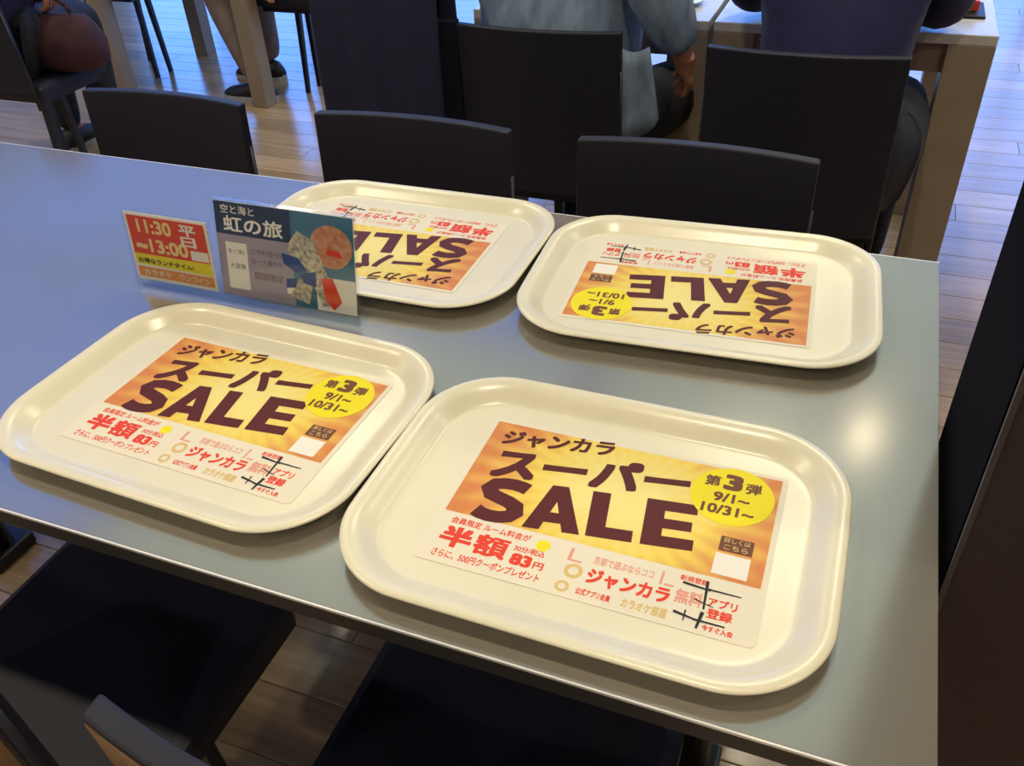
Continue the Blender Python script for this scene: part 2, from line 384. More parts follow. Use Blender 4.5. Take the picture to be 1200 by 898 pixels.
# ------------------------------------------------------------------ trays
def make_tray():
    w, d, r = .42, .307, .087
    prof = [(.034, .0052), (.031, .0056), (.027, .0082), (.019, .0150), (.0135, .0184), (.008, .0200), (.003, .0200), (.0006, .0188),
            (0, .0172), (.0012, .0160), (.006, .0156), (.012, .0135), (.020, .0070), (.026, .0012), (.032, 0)]
    bm = bmesh.new(); rings = []
    for off, z in prof:
        rings.append([bm.verts.new((x, y, z)) for x, y in rrect(w-2*off, d-2*off, r-off*.9, 12)])
    n = len(rings[0])
    for a, b in zip(rings, rings[1:]):
        for k in range(n): bm.faces.new((a[k], a[(k+1) % n], b[(k+1) % n], b[k]))
    bm.faces.new(rings[0]); bm.faces.new(rings[-1])
    t = empty('serving_tray', (0, 0, T))
    o = obj('tray_body', bm, M_tray, t, True)
    md = o.modifiers.new('sub', 'SUBSURF'); md.levels = 1; md.render_levels = 2
    # printed sheet sealed into the tray
    z = .0056
    bm = bmesh.new(); pts = [(x, y-.0275) for x, y in rrect(.290, .196, .006, 4)]
    vs = [bm.verts.new((x, y, z)) for x, y in pts]; bm.faces.new(vs)
    ex = bmesh.ops.extrude_face_region(bm, geom=bm.faces[:]); bmesh.ops.translate(bm, vec=(0, 0, .0002), verts=[v for v in ex['geom'] if isinstance(v, bmesh.types.BMVert)])
    sh = obj('printed_sheet', bm, M_paper, t)
    sh.location = (.009, .0273, 0)
    z += .0003
    bm = bmesh.new(); flat(bm, QQ((-140, 66), (-140, -66), (140, -66), (140, 66)), z); flatobj('sunburst_panel', bm, M_sun, sh)
    z1 = z+.0002
    bm = bmesh.new()
    text(bm, 'ジャンカラ', QQ((-127, 55), (-127, 33), (-17, 49), (-18, 71)), z1, .036)
    text(bm, 'スーパー', QQ((-124, 29), (-120, -13), (63, 16), (60, 56)), z1, .045)
    def glyph(polys, q):
        tl, bl, br, tr = [Vector(p) for p in QQ(*q)]
        for pl in polys:
            flat(bm, [tuple((bl*(1-u)+br*u)*(1-w) + (tl*(1-u)+tr*u)*w) for u, w in pl], z1)
    cl = [(.95, .80), (.84, .84), (.66, .875), (.46, .875), (.28, .84), (.185, .72), (.25, .60), (.45, .535), (.64, .475), (.80, .39), (.82, .27), (.72, .165), (.52, .125), (.32, .13), (.16, .165), (.04, .22)]
    off = []
    for k, p in enumerate(cl):
        a, b = cl[max(0, k-1)], cl[min(len(cl)-1, k+1)]; d = Vector((b[0]-a[0], b[1]-a[1])).normalized()
        off.append((p[0]-d.y*-.19, p[1]+d.x*-.125, p[0]+d.y*-.19, p[1]-d.x*-.125))
    SS = [[(a[0], a[1]), (a[2], a[3]), (b[2], b[3]), (b[0], b[1])] for a, b in zip(off, off[1:])]
    AA = [[(0, 0), (.30, 0), (.52, .70), (.52, 1), (.35, 1)], [(1, 0), (.70, 0), (.48, .70), (.48, 1), (.65, 1)], [(.28, .17), (.72, .17), (.66, .39), (.34, .39)]]
    LL = [[(0, 0), (.40, 0), (.40, 1), (0, 1)], [(.40, 0), (1, 0), (1, .24), (.40, .24)]]
    EE = [[(0, 0), (.38, 0), (.38, 1), (0, 1)], [(.38, 0), (1, 0), (1, .225), (.38, .225)], [(.38, .39), (.93, .39), (.93, .60), (.38, .60)], [(.38, .775), (1, .775), (1, 1), (.38, 1)]]
    glyph(SS, ((-123, -13), (-114, -70), (-68, -64), (-77, -7)))
    glyph(AA, ((-75, -8), (-67, -64), (-16, -57), (-25, -1)))
    glyph(LL, ((-20, -1), (-11, -56), (29, -51), (21, 4)))
    glyph(EE, ((29, 6), (36, -50), (80, -44), (74, 11)))
    flatobj('headline_lettering', bm, M_maroon, sh)
    bm = bmesh.new(); flat(bm, [(.100+.037*math.cos(a), .032+.037*math.sin(a)) for a in [2*math.pi*k/40 for k in range(40)]], z1)
    flatobj('round_badge', bm, M_yel, sh)
    bm = bmesh.new()
    text(bm, '第', Q(73, 40, 87, 54, 1), z1+.0002, .03); text(bm, '3', Q(90, 39, 107, 60), z1+.0002, .05); text(bm, '弾', Q(110, 39, 124, 53, 1), z1+.0002, .03)
    text(bm, '9/1~', Q(84, 22, 116, 34, 1), z1+.0002, .03); text(bm, '10/31~', Q(76, 6, 122, 18, 1), z1+.0002, .03)
    flatobj('badge_lettering', bm, M_brown, sh)
    bm = bmesh.new(); flat(bm, QQ((99, -38), (99, -62), (128, -62), (128, -38)), z1); flatobj('blank_code_label', bm, M_white, sh)
    bm = bmesh.new(); flat(bm, QQ((100, -18), (100, -35), (128, -35), (128, -18)), z1); flatobj('brown_tag', bm, M_brown, sh)
    bm = bmesh.new(); text(bm, '詳しくは', Q(103, -25, 125, -19), z1+.0002, .01); text(bm, 'こちら', Q(104, -33, 124, -27), z1+.0002, .01)
    flatobj('tag_lettering', bm, M_gold, sh)
    bm = bmesh.new()
    text(bm, '会員限定 ルーム料金が', Q(-129, -79, -54, -71), z, .02)
    text(bm, '半', Q(-131, -106, -101, -82), z, .05); text(bm, '額', Q(-99, -106, -68, -82), z, .03)
    text(bm, '30分/税込', Q(-64, -92, -36, -85), z, .02); text(bm, '83', Q(-63, -107, -44, -94), z, .05); text(bm, '円', Q(-42, -106, -33, -98), z, .03)
    text(bm, 'さらに、500円クーポンプレゼント', Q(-130, -119, -32, -110), z, .02)
    text(bm, 'ジャンカラ', Q(4, -106, 73, -89), z, .04)
    text(bm, '公式アプリ会員', Q(0, -119, 29, -112), z, .03)
    text(bm, 'アプリ', Q(103, -96, 126, -87), z, .03); text(bm, '登録', Q(104, -108, 124, -98), z, .03); text(bm, '今すぐ入会', Q(103, -121, 127, -115), z, .03)
    text(bm, '新規登録', Q(77, -77, 100, -71), z, .02)
    flatobj('red_lettering', bm, M_redp, sh)
    bm = bmesh.new()
    text(bm, '京都で遊ぶならココ', Q(5, -84, 56, -75), z, .02); text(bm, '無料', Q(77, -101, 99, -86), z, .03)
    for a in ((-17, -87, -14, -73), (-14, -87, -4, -85), (62, -87, 64, -73), (66, -87, 74, -85)): flat(bm, QQ((a[0], a[3]), (a[0], a[1]), (a[2], a[1]), (a[2], a[3])), z)
    flatobj('pink_lettering', bm, M_pinkp, sh)
    bm = bmesh.new(); text(bm, 'カラオケ部屋', Q(38, -120, 75, -110), z, .04)
    for cx, cy, r in ((-8, -97, 8), (-12, -115, 6)):
        # ring-shaped marks
        for k in range(20):
            a, b = 2*math.pi*k/20, 2*math.pi*(k+1)/20
            flat(bm, [((cx+r*math.cos(a))/1e3, (cy+r*math.sin(a))/1e3), ((cx+r*math.cos(b))/1e3, (cy+r*math.sin(b))/1e3),
                      ((cx+r*.55*math.cos(b))/1e3, (cy+r*.55*math.sin(b))/1e3), ((cx+r*.55*math.cos(a))/1e3, (cy+r*.55*math.sin(a))/1e3)], z)
    flatobj('gold_lettering', bm, M_gold, sh)
    bm = bmesh.new(); flat(bm, [((-41+6.5*math.cos(a))/1e3, (-79+6.5*math.sin(a))/1e3) for a in [2*math.pi*k/16 for k in range(16)]], z)
    flatobj('yellow_dot', bm, M_yel, sh)
    bm = bmesh.new(); zz = z+.0003
    for a, b, c2, d2, wd in ((80, -79, 103, -81, 2.6), (101, -80, 127, -80, 1.8), (99, -72, 101, -101, 2.6), (79, -110, 97, -113, 2.6),
                          (95, -113, 120, -113, 2.2), (101, -104, 99, -121, 3.2), (88, -106, 88, -117, 1.4), (92, -93, 108, -97, 1.2)):
        p, q = Vector((a, b)), Vector((c2, d2)); n2 = (q-p).normalized(); n2 = Vector((-n2.y, n2.x))*wd/2
        flat(bm, [tuple((v)/1e3) for v in (p+n2, p-n2, q-n2*.6, q+n2*.6)], zz)
    flatobj('black_pen_marks', bm, M_blk, sh)
    return t
tray = make_tray()
PI = math.pi
spots = [(-.154, .5337, -.0034, 'cream tray nearest the column, its upright poster largest and closest to the camera'),
         (-.5745, .5585, -.040, 'cream tray in front of the acrylic card stand, poster reading upright'),
         (-.1457, .9399, .0589+PI, 'cream tray at the far corner of the table, its whole poster turned upside down'),
         (-.5698, .941, .0054+PI, 'cream tray behind the acrylic card stand, upside-down poster partly hidden by it')]
for i, (x, y, rz, lb) in enumerate(spots):
    t = tray if i == 0 else copytree(tray)
    t.location = (x, y, T); t.rotation_euler = (0, 0, rz)
    tag(t, lb, 'tray', 'cream trays with sale posters')

# ------------------------------------------------------------------ card stands
def card_stand(name, p0, p1, hgt, lean, label, w, foot):
    p0 = Vector(p0); p1 = Vector(p1); d = p1-p0
    t = empty(name, (p0.x, p0.y, T), math.atan2(d.y, d.x), label, 'sign')
    L = d.length; h = hgt
    tilt = Matrix.Rotation(-lean, 4, 'X')
    holder = bpy.data.objects.new('x', None); bpy.data.objects.remove(holder)
    bm = bmesh.new(); box(bm, 0, L, -.0035, -.0015, .001, h, tilt); box(bm, 0, L, .0015, .0035, .001, h, tilt); box(bm, 0, L, .004, foot, 0.0002, .0022)
    obj('acrylic_holder', bm, M_acr, t, bev=.0004, segs=1)
    card = boxobj('card', (.003, L-.003, -.0006, .0006, 0, h-.017), M_white, t)
    card.matrix_local = tilt @ Matrix.Translation((0, 0, .014))
    return t, card, L-.006, h-.017
def prt(card, name, m, items, L, hh, layer=0):
    """flat print on the camera side of a card; unit coordinates u right, v up"""
    bm = bmesh.new()
    for it in items:
        if isinstance(it[0], str):
            s, u0, v0, u1, v1, b = it; text(bm, s, [(u0*L, v1*hh), (u0*L, v0*hh), (u1*L, v0*hh), (u1*L, v1*hh)], 0, b)
        else: flat(bm, [(u*L, v*hh) for u, v in it], 0)
    for v in bm.verts: v.co = Vector((v.co.x+.003, -.00075-.00012*layer-v.co.z, v.co.y))
    me = bpy.data.meshes.new(name); bm.to_mesh(me); bm.free(); return link(name, me, m, card)
def R(u0, v0, u1, v1): return [(u0, v0), (u1, v0), (u1, v1), (u0, v1)]
st, card, L, hh = card_stand('card_stand', (-.712, .746), (-.514, .747), .136, .21,
    'clear acrylic card stand with a navy and teal illustrated card, between the left trays', None, .032)
prt(card, 'teal_panel', M_teal, [R(.50, 0, 1, 1)], L, hh)
prt(card, 'lilac_panel', M_lilac, [R(0, 0, .56, .66)], L, hh, 1)
prt(card, 'navy_heading', M_navyp, [R(0, .66, .56, 1)], L, hh, 1)
prt(card, 'heading_lettering', M_white, [('虹の旅', .06, .69, .50, .86, .02), ('空と海と', .05, .88, .30, .97, .01)], L, hh, 2)
prt(card, 'white_notes', M_white, [R(.06, .08, .22, .58), R(.72, 0, 1, .36), R(.50, .12, .60, .22)], L, hh, 2)
prt(card, 'small_lettering', M_brown, [('ご予約受付中', .25, .48, .50, .54, 0), ('お一人様から', .25, .38, .48, .44, 0), ('歌って踊る', .08, .46, .20, .51, 0), ('大冒険', .08, .30, .20, .36, 0), ('期間限定', .26, .22, .48, .30, 0)], L, hh, 3)
prt(card, 'round_dish_picture', M_food, [[(.84+.15*math.cos(a), .68+.22*math.sin(a)) for a in [2*PI*k/18 for k in range(18)]]], L, hh, 2)
prt(card, 'mixed_picture', M_mix, [[(.52, .62), (.60, .80), (.72, .72), (.80, .40), (.84, .06), (.76, .04), (.66, .40), (.58, .48)], [(.52, .10), (.66, .04), (.70, .28), (.60, .30)]], L, hh, 3)
prt(card, 'blue_picture', M_bluep, [[(.48, .55), (.60, .52), (.66, .40), (.58, .36), (.49, .44)], [(.60, .36), (.72, .40), (.72, .24), (.63, .26)], [(.50, .28), (.58, .30), (.57, .20), (.50, .18)]], L, hh, 4)
prt(card, 'red_picture', M_redp, [[(.76, .34), (.84, .36), (.90, .12), (.84, .02), (.78, .12)], [(.80, .60), (.92, .58), (.90, .64), (.82, .66)]], L, hh, 4)
st, card, L, hh = card_stand('card_stand', (-.846, .747), (-.7135, .747), .109, .10,
    'clear acrylic card stand with a small red and yellow time card', None, .05)
prt(card, 'red_panel', M_redp, [R(.03, .40, .97, .96)], L, hh)
prt(card, 'yellow_panel', M_yel, [[(.03, .24), (.97, .22), (.97, .40), (.03, .40)]], L, hh)
prt(card, 'orange_panel', M_orp, [R(.03, .05, .97, .20)], L, hh)
prt(card, 'time_lettering', mat('print_pale_yellow', (.85, .66, .25), .4), [('11:30', .14, .72, .56, .92, .03), ('~', .08, .48, .22, .56, .05), ('13:00', .25, .44, .72, .64, .03)], L, hh, 1)
prt(card, 'white_lettering', M_white, [('平', .66, .76, .86, .92, .03), ('日', .66, .60, .84, .75, .03), R(.75, .42, .96, .56)], L, hh, 1)
prt(card, 'black_lettering', M_blk, [('お得なランチタイム!', .06, .26, .75, .34, .03)], L, hh, 1)
prt(card, 'cream_lettering', M_paper, [('カラオケ', .10, .08, .45, .17, .03), ('ワンコイン', .55, .08, .92, .17, .02)], L, hh, 1)

# ------------------------------------------------------------------ chairs
def make_chair():
    """origin on the floor at the seat centre; sitter faces +y, back plate at -y"""
    t = empty('dining_chair', (0, 0, 0))
    w = .358; d = .30
    # seat: soft-edged pad
    bm = bmesh.new(); rings = []
    for off, z in ((.0, .400), (.0, .425), (.004, .434), (.016, .440)):
        rings.append([bm.verts.new((x, y, z)) for x, y in rrect(w-2*off, d-2*off, .012, 4)])
    n = len(rings[0])
    for a, b in zip(rings, rings[1:]):
        for k in range(n): bm.faces.new((a[k], a[(k+1) % n], b[(k+1) % n], b[k]))
    bm.faces.new(rings[0][::-1]); bm.faces.new(rings[-1])
    obj('seat', bm, M_chair, t, bev=0)
    # curved back plate, slab bent in plan, slight recline
    bm = bmesh.new(); NX, NZ, th = 12, 7, .020; g = {}
    for s in (0, 1):
        for i in range(NX+1):
            for j in range(NZ+1):
                u = i/NX*2-1; z = .425 + (.777-.425)*j/NZ
                y = -d/2 - .012 - .022*(1-u*u) - .016*(j/NZ)**1.3 - (th if s else 0)
                g[s, i, j] = bm.verts.new((u*w/2, y, z))
    for i in range(NX):
        for j in range(NZ):
            for s in (0, 1): bm.faces.new((g[s, i, j], g[s, i+1, j], g[s, i+1, j+1], g[s, i, j+1]))
    for i in range(NX):
        for j in (0, NZ): bm.faces.new((g[0, i, j], g[0, i+1, j], g[1, i+1, j], g[1, i, j]))
    for j in range(NZ):
        for i in (0, NX): bm.faces.new((g[0, i, j], g[0, i, j+1], g[1, i, j+1], g[1, i, j]))
    obj('backrest', bm, M_chair, t, bev=.003)
    # metal strips on the two upright edges
    for s in (-1, 1):
        bm = bmesh.new(); taper(bm, (s*(w/2-.001), -d/2-.022, .37), (s*(w/2-.001), -d/2-.036, .70), .0045, .0045, 8); o = obj('side_rail', bm, M_leg, t, True)
    bm = bmesh.new(); box(bm, -w/2+.02, w/2-.02, -d/2+.02, d/2-.02, .375, .400); obj('seat_frame', bm, M_leg, t)
    for sx in (-1, 1):
        for sy in (-1, 1):
            bm = bmesh.new(); ins = .12 if sy > 0 else 0; taper(bm, (sx*(w/2-.01-ins), sy*(d/2-.01-ins*.7) + (-.03 if sy < 0 else 0), 0), (sx*(w/2-.025-ins), sy*(d/2-.025-ins*.7), .40), .013, .017, sq=True)
            obj('leg', bm, M_leg, t, bev=.002)
    return t
chair = make_chair()
CH = [  # x, y, rotation, label, group
    (-.220, 1.062, PI, 'dark chair on the far side of the table behind the tray at the corner', 'chairs at our table'),
    (-.692, 1.062, PI, 'dark chair on the far side of the table behind the middle tray and card stand', 'chairs at our table'),
    (-1.203, 1.062, PI, 'dark chair tucked in at the left end of the far side, floor glare beside it', 'chairs at our table'),
    (-.233, .395, 0, 'dark chair on the near side under the front tray, its back corner showing', 'chairs at our table'),
    (-.722, .395, 0, 'empty dark seat tucked in at lower left, below the tray by the card stand', 'chairs at our table'),
    (-.112, 1.895, 0, 'dark chair in the next row whose sitter wears a navy sweater', 'chairs in the next row'),
    (-.650, 1.945, 0, 'dark chair in the next row whose sitter wears a pale denim jacket', 'chairs in the next row'),
    (-1.02, 1.97, 0, 'dark chair in the next row with a navy coat draped over it', 'chairs in the next row'),
    (-2.30, 3.40, PI/2, 'black legged chair behind, carrying the sitter in beige trousers', 'chairs further back'),
    (-3.28, 3.42, -PI/2, 'black legged chair behind, seen as thin crossing legs between two beige table legs', 'chairs further back'),
    (-2.64, 2.20, 0, 'dark chair at the upper left edge carrying the sitter with a burgundy bag', 'chairs further back'),
]
for i, (x, y, rz, lb, gr) in enumerate(CH):
    c = chair if i == 0 else copytree(chair)
    c.location = (x, y, 0); c.rotation_euler = (0, 0, rz)
    if gr == 'chairs in the next row': c.location.z = 0; c.scale = (1, 1, 1.022)
    tag(c, lb, 'chair', gr)

# warm lamplight on the two near chair backs, painted as a tan sheet
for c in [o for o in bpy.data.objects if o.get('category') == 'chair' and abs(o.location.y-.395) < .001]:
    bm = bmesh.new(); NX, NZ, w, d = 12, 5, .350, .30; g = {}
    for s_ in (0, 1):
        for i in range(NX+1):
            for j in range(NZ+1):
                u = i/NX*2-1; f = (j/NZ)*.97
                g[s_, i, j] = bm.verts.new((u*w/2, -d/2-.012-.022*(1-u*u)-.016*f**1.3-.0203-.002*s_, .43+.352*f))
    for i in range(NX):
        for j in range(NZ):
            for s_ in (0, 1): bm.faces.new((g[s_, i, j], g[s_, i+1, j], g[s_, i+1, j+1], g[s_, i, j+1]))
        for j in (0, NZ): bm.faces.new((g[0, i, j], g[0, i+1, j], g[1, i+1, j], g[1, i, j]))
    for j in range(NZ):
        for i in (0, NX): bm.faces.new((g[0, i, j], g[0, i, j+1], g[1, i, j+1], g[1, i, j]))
    sh = obj('back_shell', bm, M_lamplit, c, True); sh['label'] = 'tan outer shell'

# ------------------------------------------------------------------ tables of the next rows
def small_table(x0, x1, y0, y1, label, lw=.095):
    t = empty('cafe_table', ((x0+x1)/2, (y0+y1)/2, 0), 0, label, 'table', 'pale tables with square beige legs')
    a, b = (x1-x0)/2, (y1-y0)/2
    boxobj('table_top', (-a, a, -b, b, T-.022, T), M_t2, t, .002)
    bm = bmesh.new()
    for q in ((-a+lw, a-lw, -b+.012, -b+.032), (-a+lw, a-lw, b-.032, b-.012), (-a+.012, -a+.032, -b+lw, b-lw), (a-.032, a-.012, -b+lw, b-lw)): box(bm, *q, T-.085, T-.022)
    obj('apron', bm, M_apron, t)
    for sx in (-1, 1):
        for sy in (-1, 1):
            boxobj('leg', (min(sx*a, sx*(a-lw)), max(sx*a, sx*(a-lw)), min(sy*b, sy*(b-lw)), max(sy*b, sy*(b-lw)), 0, T-.022), M_t2leg, t, .002)
    return t
small_table(-.355, .243, 2.143, 2.87, 'pale table with a broad beige corner leg at the upper right')
small_table(-.965, -.367, 2.143, 2.87, 'pale table in front of the sitter in the denim jacket')
small_table(-3.27, -2.42, 3.12, 3.80, 'table at the upper left seen only as two beige legs', .075)

# small things on those tables
t = empty('saucer', (-.47, 2.29, T), 0, 'pale round saucer at the top edge, on the table before the denim jacket', 'dish')
bm = bmesh.new(); n = 24; prof = [(.0, .003), (.030, .003), (.055, .010), (.062, .012), (.060, .008), (.034, 0)]
rings = [[bm.verts.new((r*math.cos(2*PI*k/n), r*math.sin(2*PI*k/n), z)) for k in range(n)] for r, z in prof[1:]]
for a, b in zip(rings, rings[1:]):
    for k in range(n): bm.faces.new((a[k], a[(k+1) % n], b[(k+1) % n], b[k]))
bm.faces.new(rings[0]); bm.faces.new(rings[-1][::-1])
obj('dish_body', bm, M_tray, t, True)
bm = bmesh.new(); bmesh.ops.create_cone(bm, cap_ends=True, segments=16, radius1=.018, radius2=.012, depth=.012); bmesh.ops.translate(bm, vec=(0, 0, .0092), verts=bm.verts)
obj('sauce', bm, M_brown, t)
t = empty('small_tray', (.175, 2.33, T), 0, 'small black tray at the right end of the pale table, by the navy elbow', 'tray')
boxobj('tray_base', (-.05, .045, -.06, .07, 0, .006), M_blk, t, .002)
t = empty('paper_packet', (.17, 2.345, T+.0065), .1, 'red and white paper packet on the small black tray', 'packet')
boxobj('packet_body', (-.035, .03, -.04, .05, 0, .022), M_white, t, .003)
boxobj('red_band', (-.0355, .0305, -.0405, -.005, .002, .0225), M_redp, t)

# ------------------------------------------------------------------ cloth draped over the third chair
def draped(name, x0, x1, yb, ztop, zf, zb, m, label, cat):
    """coat hung over a backrest: falls behind (camera side) and in front, with folds and thickness"""
    bm = bmesh.new(); NX = 28; prof = []
    path = [(-.055, zb), (-.060, zb+.12), (-.056, zb+.25), (-.050, ztop-.03), (-.035, ztop-.006), (-.005, ztop), (.030, ztop-.008), (.046, ztop-.04), (.05, zf+.1), (.052, zf)]
    g = {}
    for i in range(NX+1):
        u = i/NX
        for j, (y, z) in enumerate(path):
            fold = .003*math.sin(u*17+j*.3)+.0012*math.sin(u*41)
            s = -1 if y < 0 else 1
            g[i, j] = bm.verts.new((x0+(x1-x0)*u, yb+y+s*fold, z+.004*math.sin(u*9)))
    for i in range(NX):
        for j in range(len(path)-1): bm.faces.new((g[i, j], g[i+1, j], g[i+1, j+1], g[i, j+1]))
    o = obj(name, bm, m, None, True); md = o.modifiers.new('solid', 'SOLIDIFY'); md.thickness = .012; md.offset = 0
    sb = o.modifiers.new('sub', 'SUBSURF'); sb.levels = 1; sb.render_levels = 1
    tag(o, label, cat); return o
draped('navy_coat', -1.165, -.86, 1.775, .905, .55, .47, M_coat, 'long dark navy coat draped over a chair back, left of the denim jacket', 'coat')

# ------------------------------------------------------------------ people
def skin_mesh(nodes, edges, name, m, parent, sub=2, root=0):
    me = bpy.data.meshes.new(name); me.from_pydata([n[0] for n in nodes], edges, [])
    o = bpy.data.objects.new(name, me); COL.objects.link(o)
    bpy.context.view_layer.update()
    o.modifiers.new('skin', 'SKIN'); s = o.modifiers.new('sub', 'SUBSURF'); s.levels = sub; s.render_levels = sub
    if name == 'trousers': q = o.modifiers.new('smooth', 'SMOOTH'); q.factor = .5; q.iterations = 6
    if not me.skin_vertices:
        bpy.context.view_layer.objects.active = o
        with bpy.context.temp_override(object=o, active_object=o): bpy.ops.mesh.customdata_skin_add()
    sv = me.skin_vertices[0].data
    for i, n in enumerate(nodes):
        r = n[1]; sv[i].radius = (r, r) if isinstance(r, (int, float)) else r
        sv[i].use_root = i == root
    bpy.context.view_layer.update()
    dg = bpy.context.evaluated_depsgraph_get(); dg.update()
    me2 = bpy.data.meshes.new_from_object(o.evaluated_get(dg))
    bpy.data.objects.remove(o); bpy.data.meshes.remove(me)
    return link(name, me2, m, parent, True)
def lerp(a, b, t): return tuple(a[i]*(1-t)+b[i]*t for i in range(3))
def hand(nodes, edges, wi, wrist, fdir, side, palm_n, curl=.5):
    """five fingers grown from the wrist node; fdir towards the fingertips, side towards the thumb"""
    f = Vector(fdir).normalized(); s = Vector(side); s = (s - f*s.dot(f)).normalized(); n = Vector(palm_n); n = (n-f*n.dot(f)-s*n.dot(s)).normalized()
    w = Vector(wrist)
    palm = w + f*.045; pi = len(nodes); nodes.append((tuple(palm), (.028, .018))); edges.append((wi, pi))
    for k, (off, ln) in enumerate(((.030, .066), (.010, .076), (-.010, .071), (-.029, .055))):
        prev = pi; p = palm + f*.035 + s*off; idx = len(nodes); nodes.append((tuple(p), .0105)); edges.append((prev, idx)); prev = idx
        a = 0
        for q, fr in enumerate((.45, .32, .23)):
            a += curl*(.55 if q == 0 else .8)
            p = p + (f*math.cos(a) + n*math.sin(a))*ln*fr; idx = len(nodes); nodes.append((tuple(p), .0088-.0008*q)); edges.append((prev, idx)); prev = idx
    p = w + f*.022 + s*.024; idx = len(nodes); nodes.append((tuple(p), .013)); edges.append((wi, idx)); prev = idx
    for q, ln in enumerate((.034, .027)):
        p = p + (f*.75 + s*.55 + n*.35).normalized()*ln; idx = len(nodes); nodes.append((tuple(p), .0105-.001*q)); edges.append((prev, idx)); prev = idx
def person(loc, rz, label, J, top, legs, hair=M_hair, loose=1.0, leg_w=1.0):
    """J: joints in the person's frame (faces +y, origin on the floor under the pelvis)"""
    t = empty('person', loc, rz, label, 'person')
    pel, chest, neck, head = J['pelvis'], J['chest'], J['neck'], J['head']
    N = [(pel, (.135, .105))]; Ed = []
    def add(p, r, prev): N.append((p, r)); Ed.append((prev, len(N)-1)); return len(N)-1
    w = add(lerp(pel, chest, .45), (.125, .095), 0); c = add(chest, (.145, .105), w)
    nb = add(lerp(chest, neck, .72), (.09, .075), c); nk = add(neck, .052, nb); hb = add(lerp(neck, head, .5), .062, nk); hd = add(head, (.078, .092), hb)
    ht = add(tuple(Vector(head)+(Vector(head)-Vector(neck)).normalized()*.075), (.062, .075), hd)
    for s, k in ((-1, 'l'), (1, 'r')):
        sh, el, wr = J[k+'sh'], J[k+'el'], J[k+'wr']
        a = add(sh, .055, c); b = add(lerp(sh, el, .5), .046, a); e = add(el, .039, b); f2 = add(lerp(el, wr, .5), .034, e); g = add(wr, (.027, .020), f2)
        hand(N, Ed, g, wr, J[k+'hd'], J[k+'th'], J[k+'pn'], J.get(k+'curl', .5))
        hp, kn, an = J[k+'hp'], J[k+'kn'], J[k+'an']
        a = add(hp, .070, 0); b = add(lerp(hp, kn, .5), .066, a); e = add(kn, .058, b); f2 = add(lerp(kn, an, .35), .056, e); g = add(an, .036, f2)
        toe = J[k+'toe']; add(lerp(an, toe, .45), (.02, .016), g)
    skin_mesh(N, Ed, 'body', M_skin, t)
    # upper garment
    N = [(lerp(pel, chest, -.05), (.165*loose, .135*loose))]; Ed = []
    def add(p, r, prev): N.append((p, r)); Ed.append((prev, len(N)-1)); return len(N)-1
    w = add(lerp(pel, chest, .45), (.155*loose, .125*loose), 0); c = add(chest, (.175*loose, .130*loose), w); nb = add(lerp(chest, neck, .62), (.115, .095), c); add(lerp(chest, neck, .92), (.066, .062), nb)
    for k in 'lr':
        sh, el, wr = J[k+'sh'], J[k+'el'], J[k+'wr']
        a = add(sh, .076*loose, c); b = add(lerp(sh, el, .5), .066*loose, a); e = add(el, .060*loose, b); f2 = add(lerp(el, wr, .5), .050*loose, e); add(lerp(el, wr, 1.04), .036*loose, f2)
    skin_mesh(N, Ed, 'jacket' if loose > 1 else 'sweater', top, t)
    N = [(pel, (.165, .130))]; Ed = []
    for k in 'lr':
        hp, kn, an = J[k+'hp'], J[k+'kn'], J[k+'an']
        a = add(hp, .110, 0); b = add(lerp(hp, kn, .5), .097*leg_w, a); e = add(kn, .072*leg_w, b); f2 = add(lerp(kn, an, .45), .066*leg_w, e); add(lerp(kn, an, 1.05), .052*leg_w, f2)
    skin_mesh(N, Ed, 'trousers', legs, t)
    # face: eyes, nose, mouth, ears and hair cap
    hv = Vector(head); fd = Vector(J.get('face', (0, 1, 0))).normalized(); sd = fd.cross(Vector((0, 0, 1))).normalized(); uv = sd.cross(fd)
    bm = bmesh.new()
    bmesh.ops.create_uvsphere(bm, u_segments=20, v_segments=12, radius=.104)
    for v in list(bm.verts):
        if v.co.y > .045 and v.co.z < .055: v.co.y = .045+(v.co.y-.045)*.2
        if v.co.z < -.03: v.co.z = -.03 + (v.co.z+.03)*.5
    for v in bm.verts: v.co = hv + uv*(.03+v.co.z*1.05) + sd*v.co.x*.9 + fd*(v.co.y-.018)
    obj('hair', bm, hair, t, True)
    bm = bmesh.new()
    taper(bm, hv+fd*.085+uv*.012, hv+fd*.108-uv*.022, .007, .014, 8)
    obj('nose', bm, M_skin, t, True)
    for s in (-1, 1):
        bm = bmesh.new(); bmesh.ops.create_uvsphere(bm, u_segments=10, v_segments=8, radius=.011); bmesh.ops.translate(bm, vec=hv+fd*.083+sd*s*.032+uv*.008, verts=bm.verts); obj('eye', bm, M_white, t, True)
        bm = bmesh.new(); bmesh.ops.create_uvsphere(bm, u_segments=10, v_segments=8, radius=.02)
        for v in bm.verts: v.co = hv + sd*(s*.088+v.co.x*.3) + uv*v.co.z*1.5 + fd*v.co.y*.9
        obj('ear', bm, M_skin, t, True)
    bm = bmesh.new(); taper(bm, hv+fd*.088-uv*.045-sd*.022, hv+fd*.088-uv*.045+sd*.022, .005, .005, 8); obj('mouth', bm, M_redp, t, True)
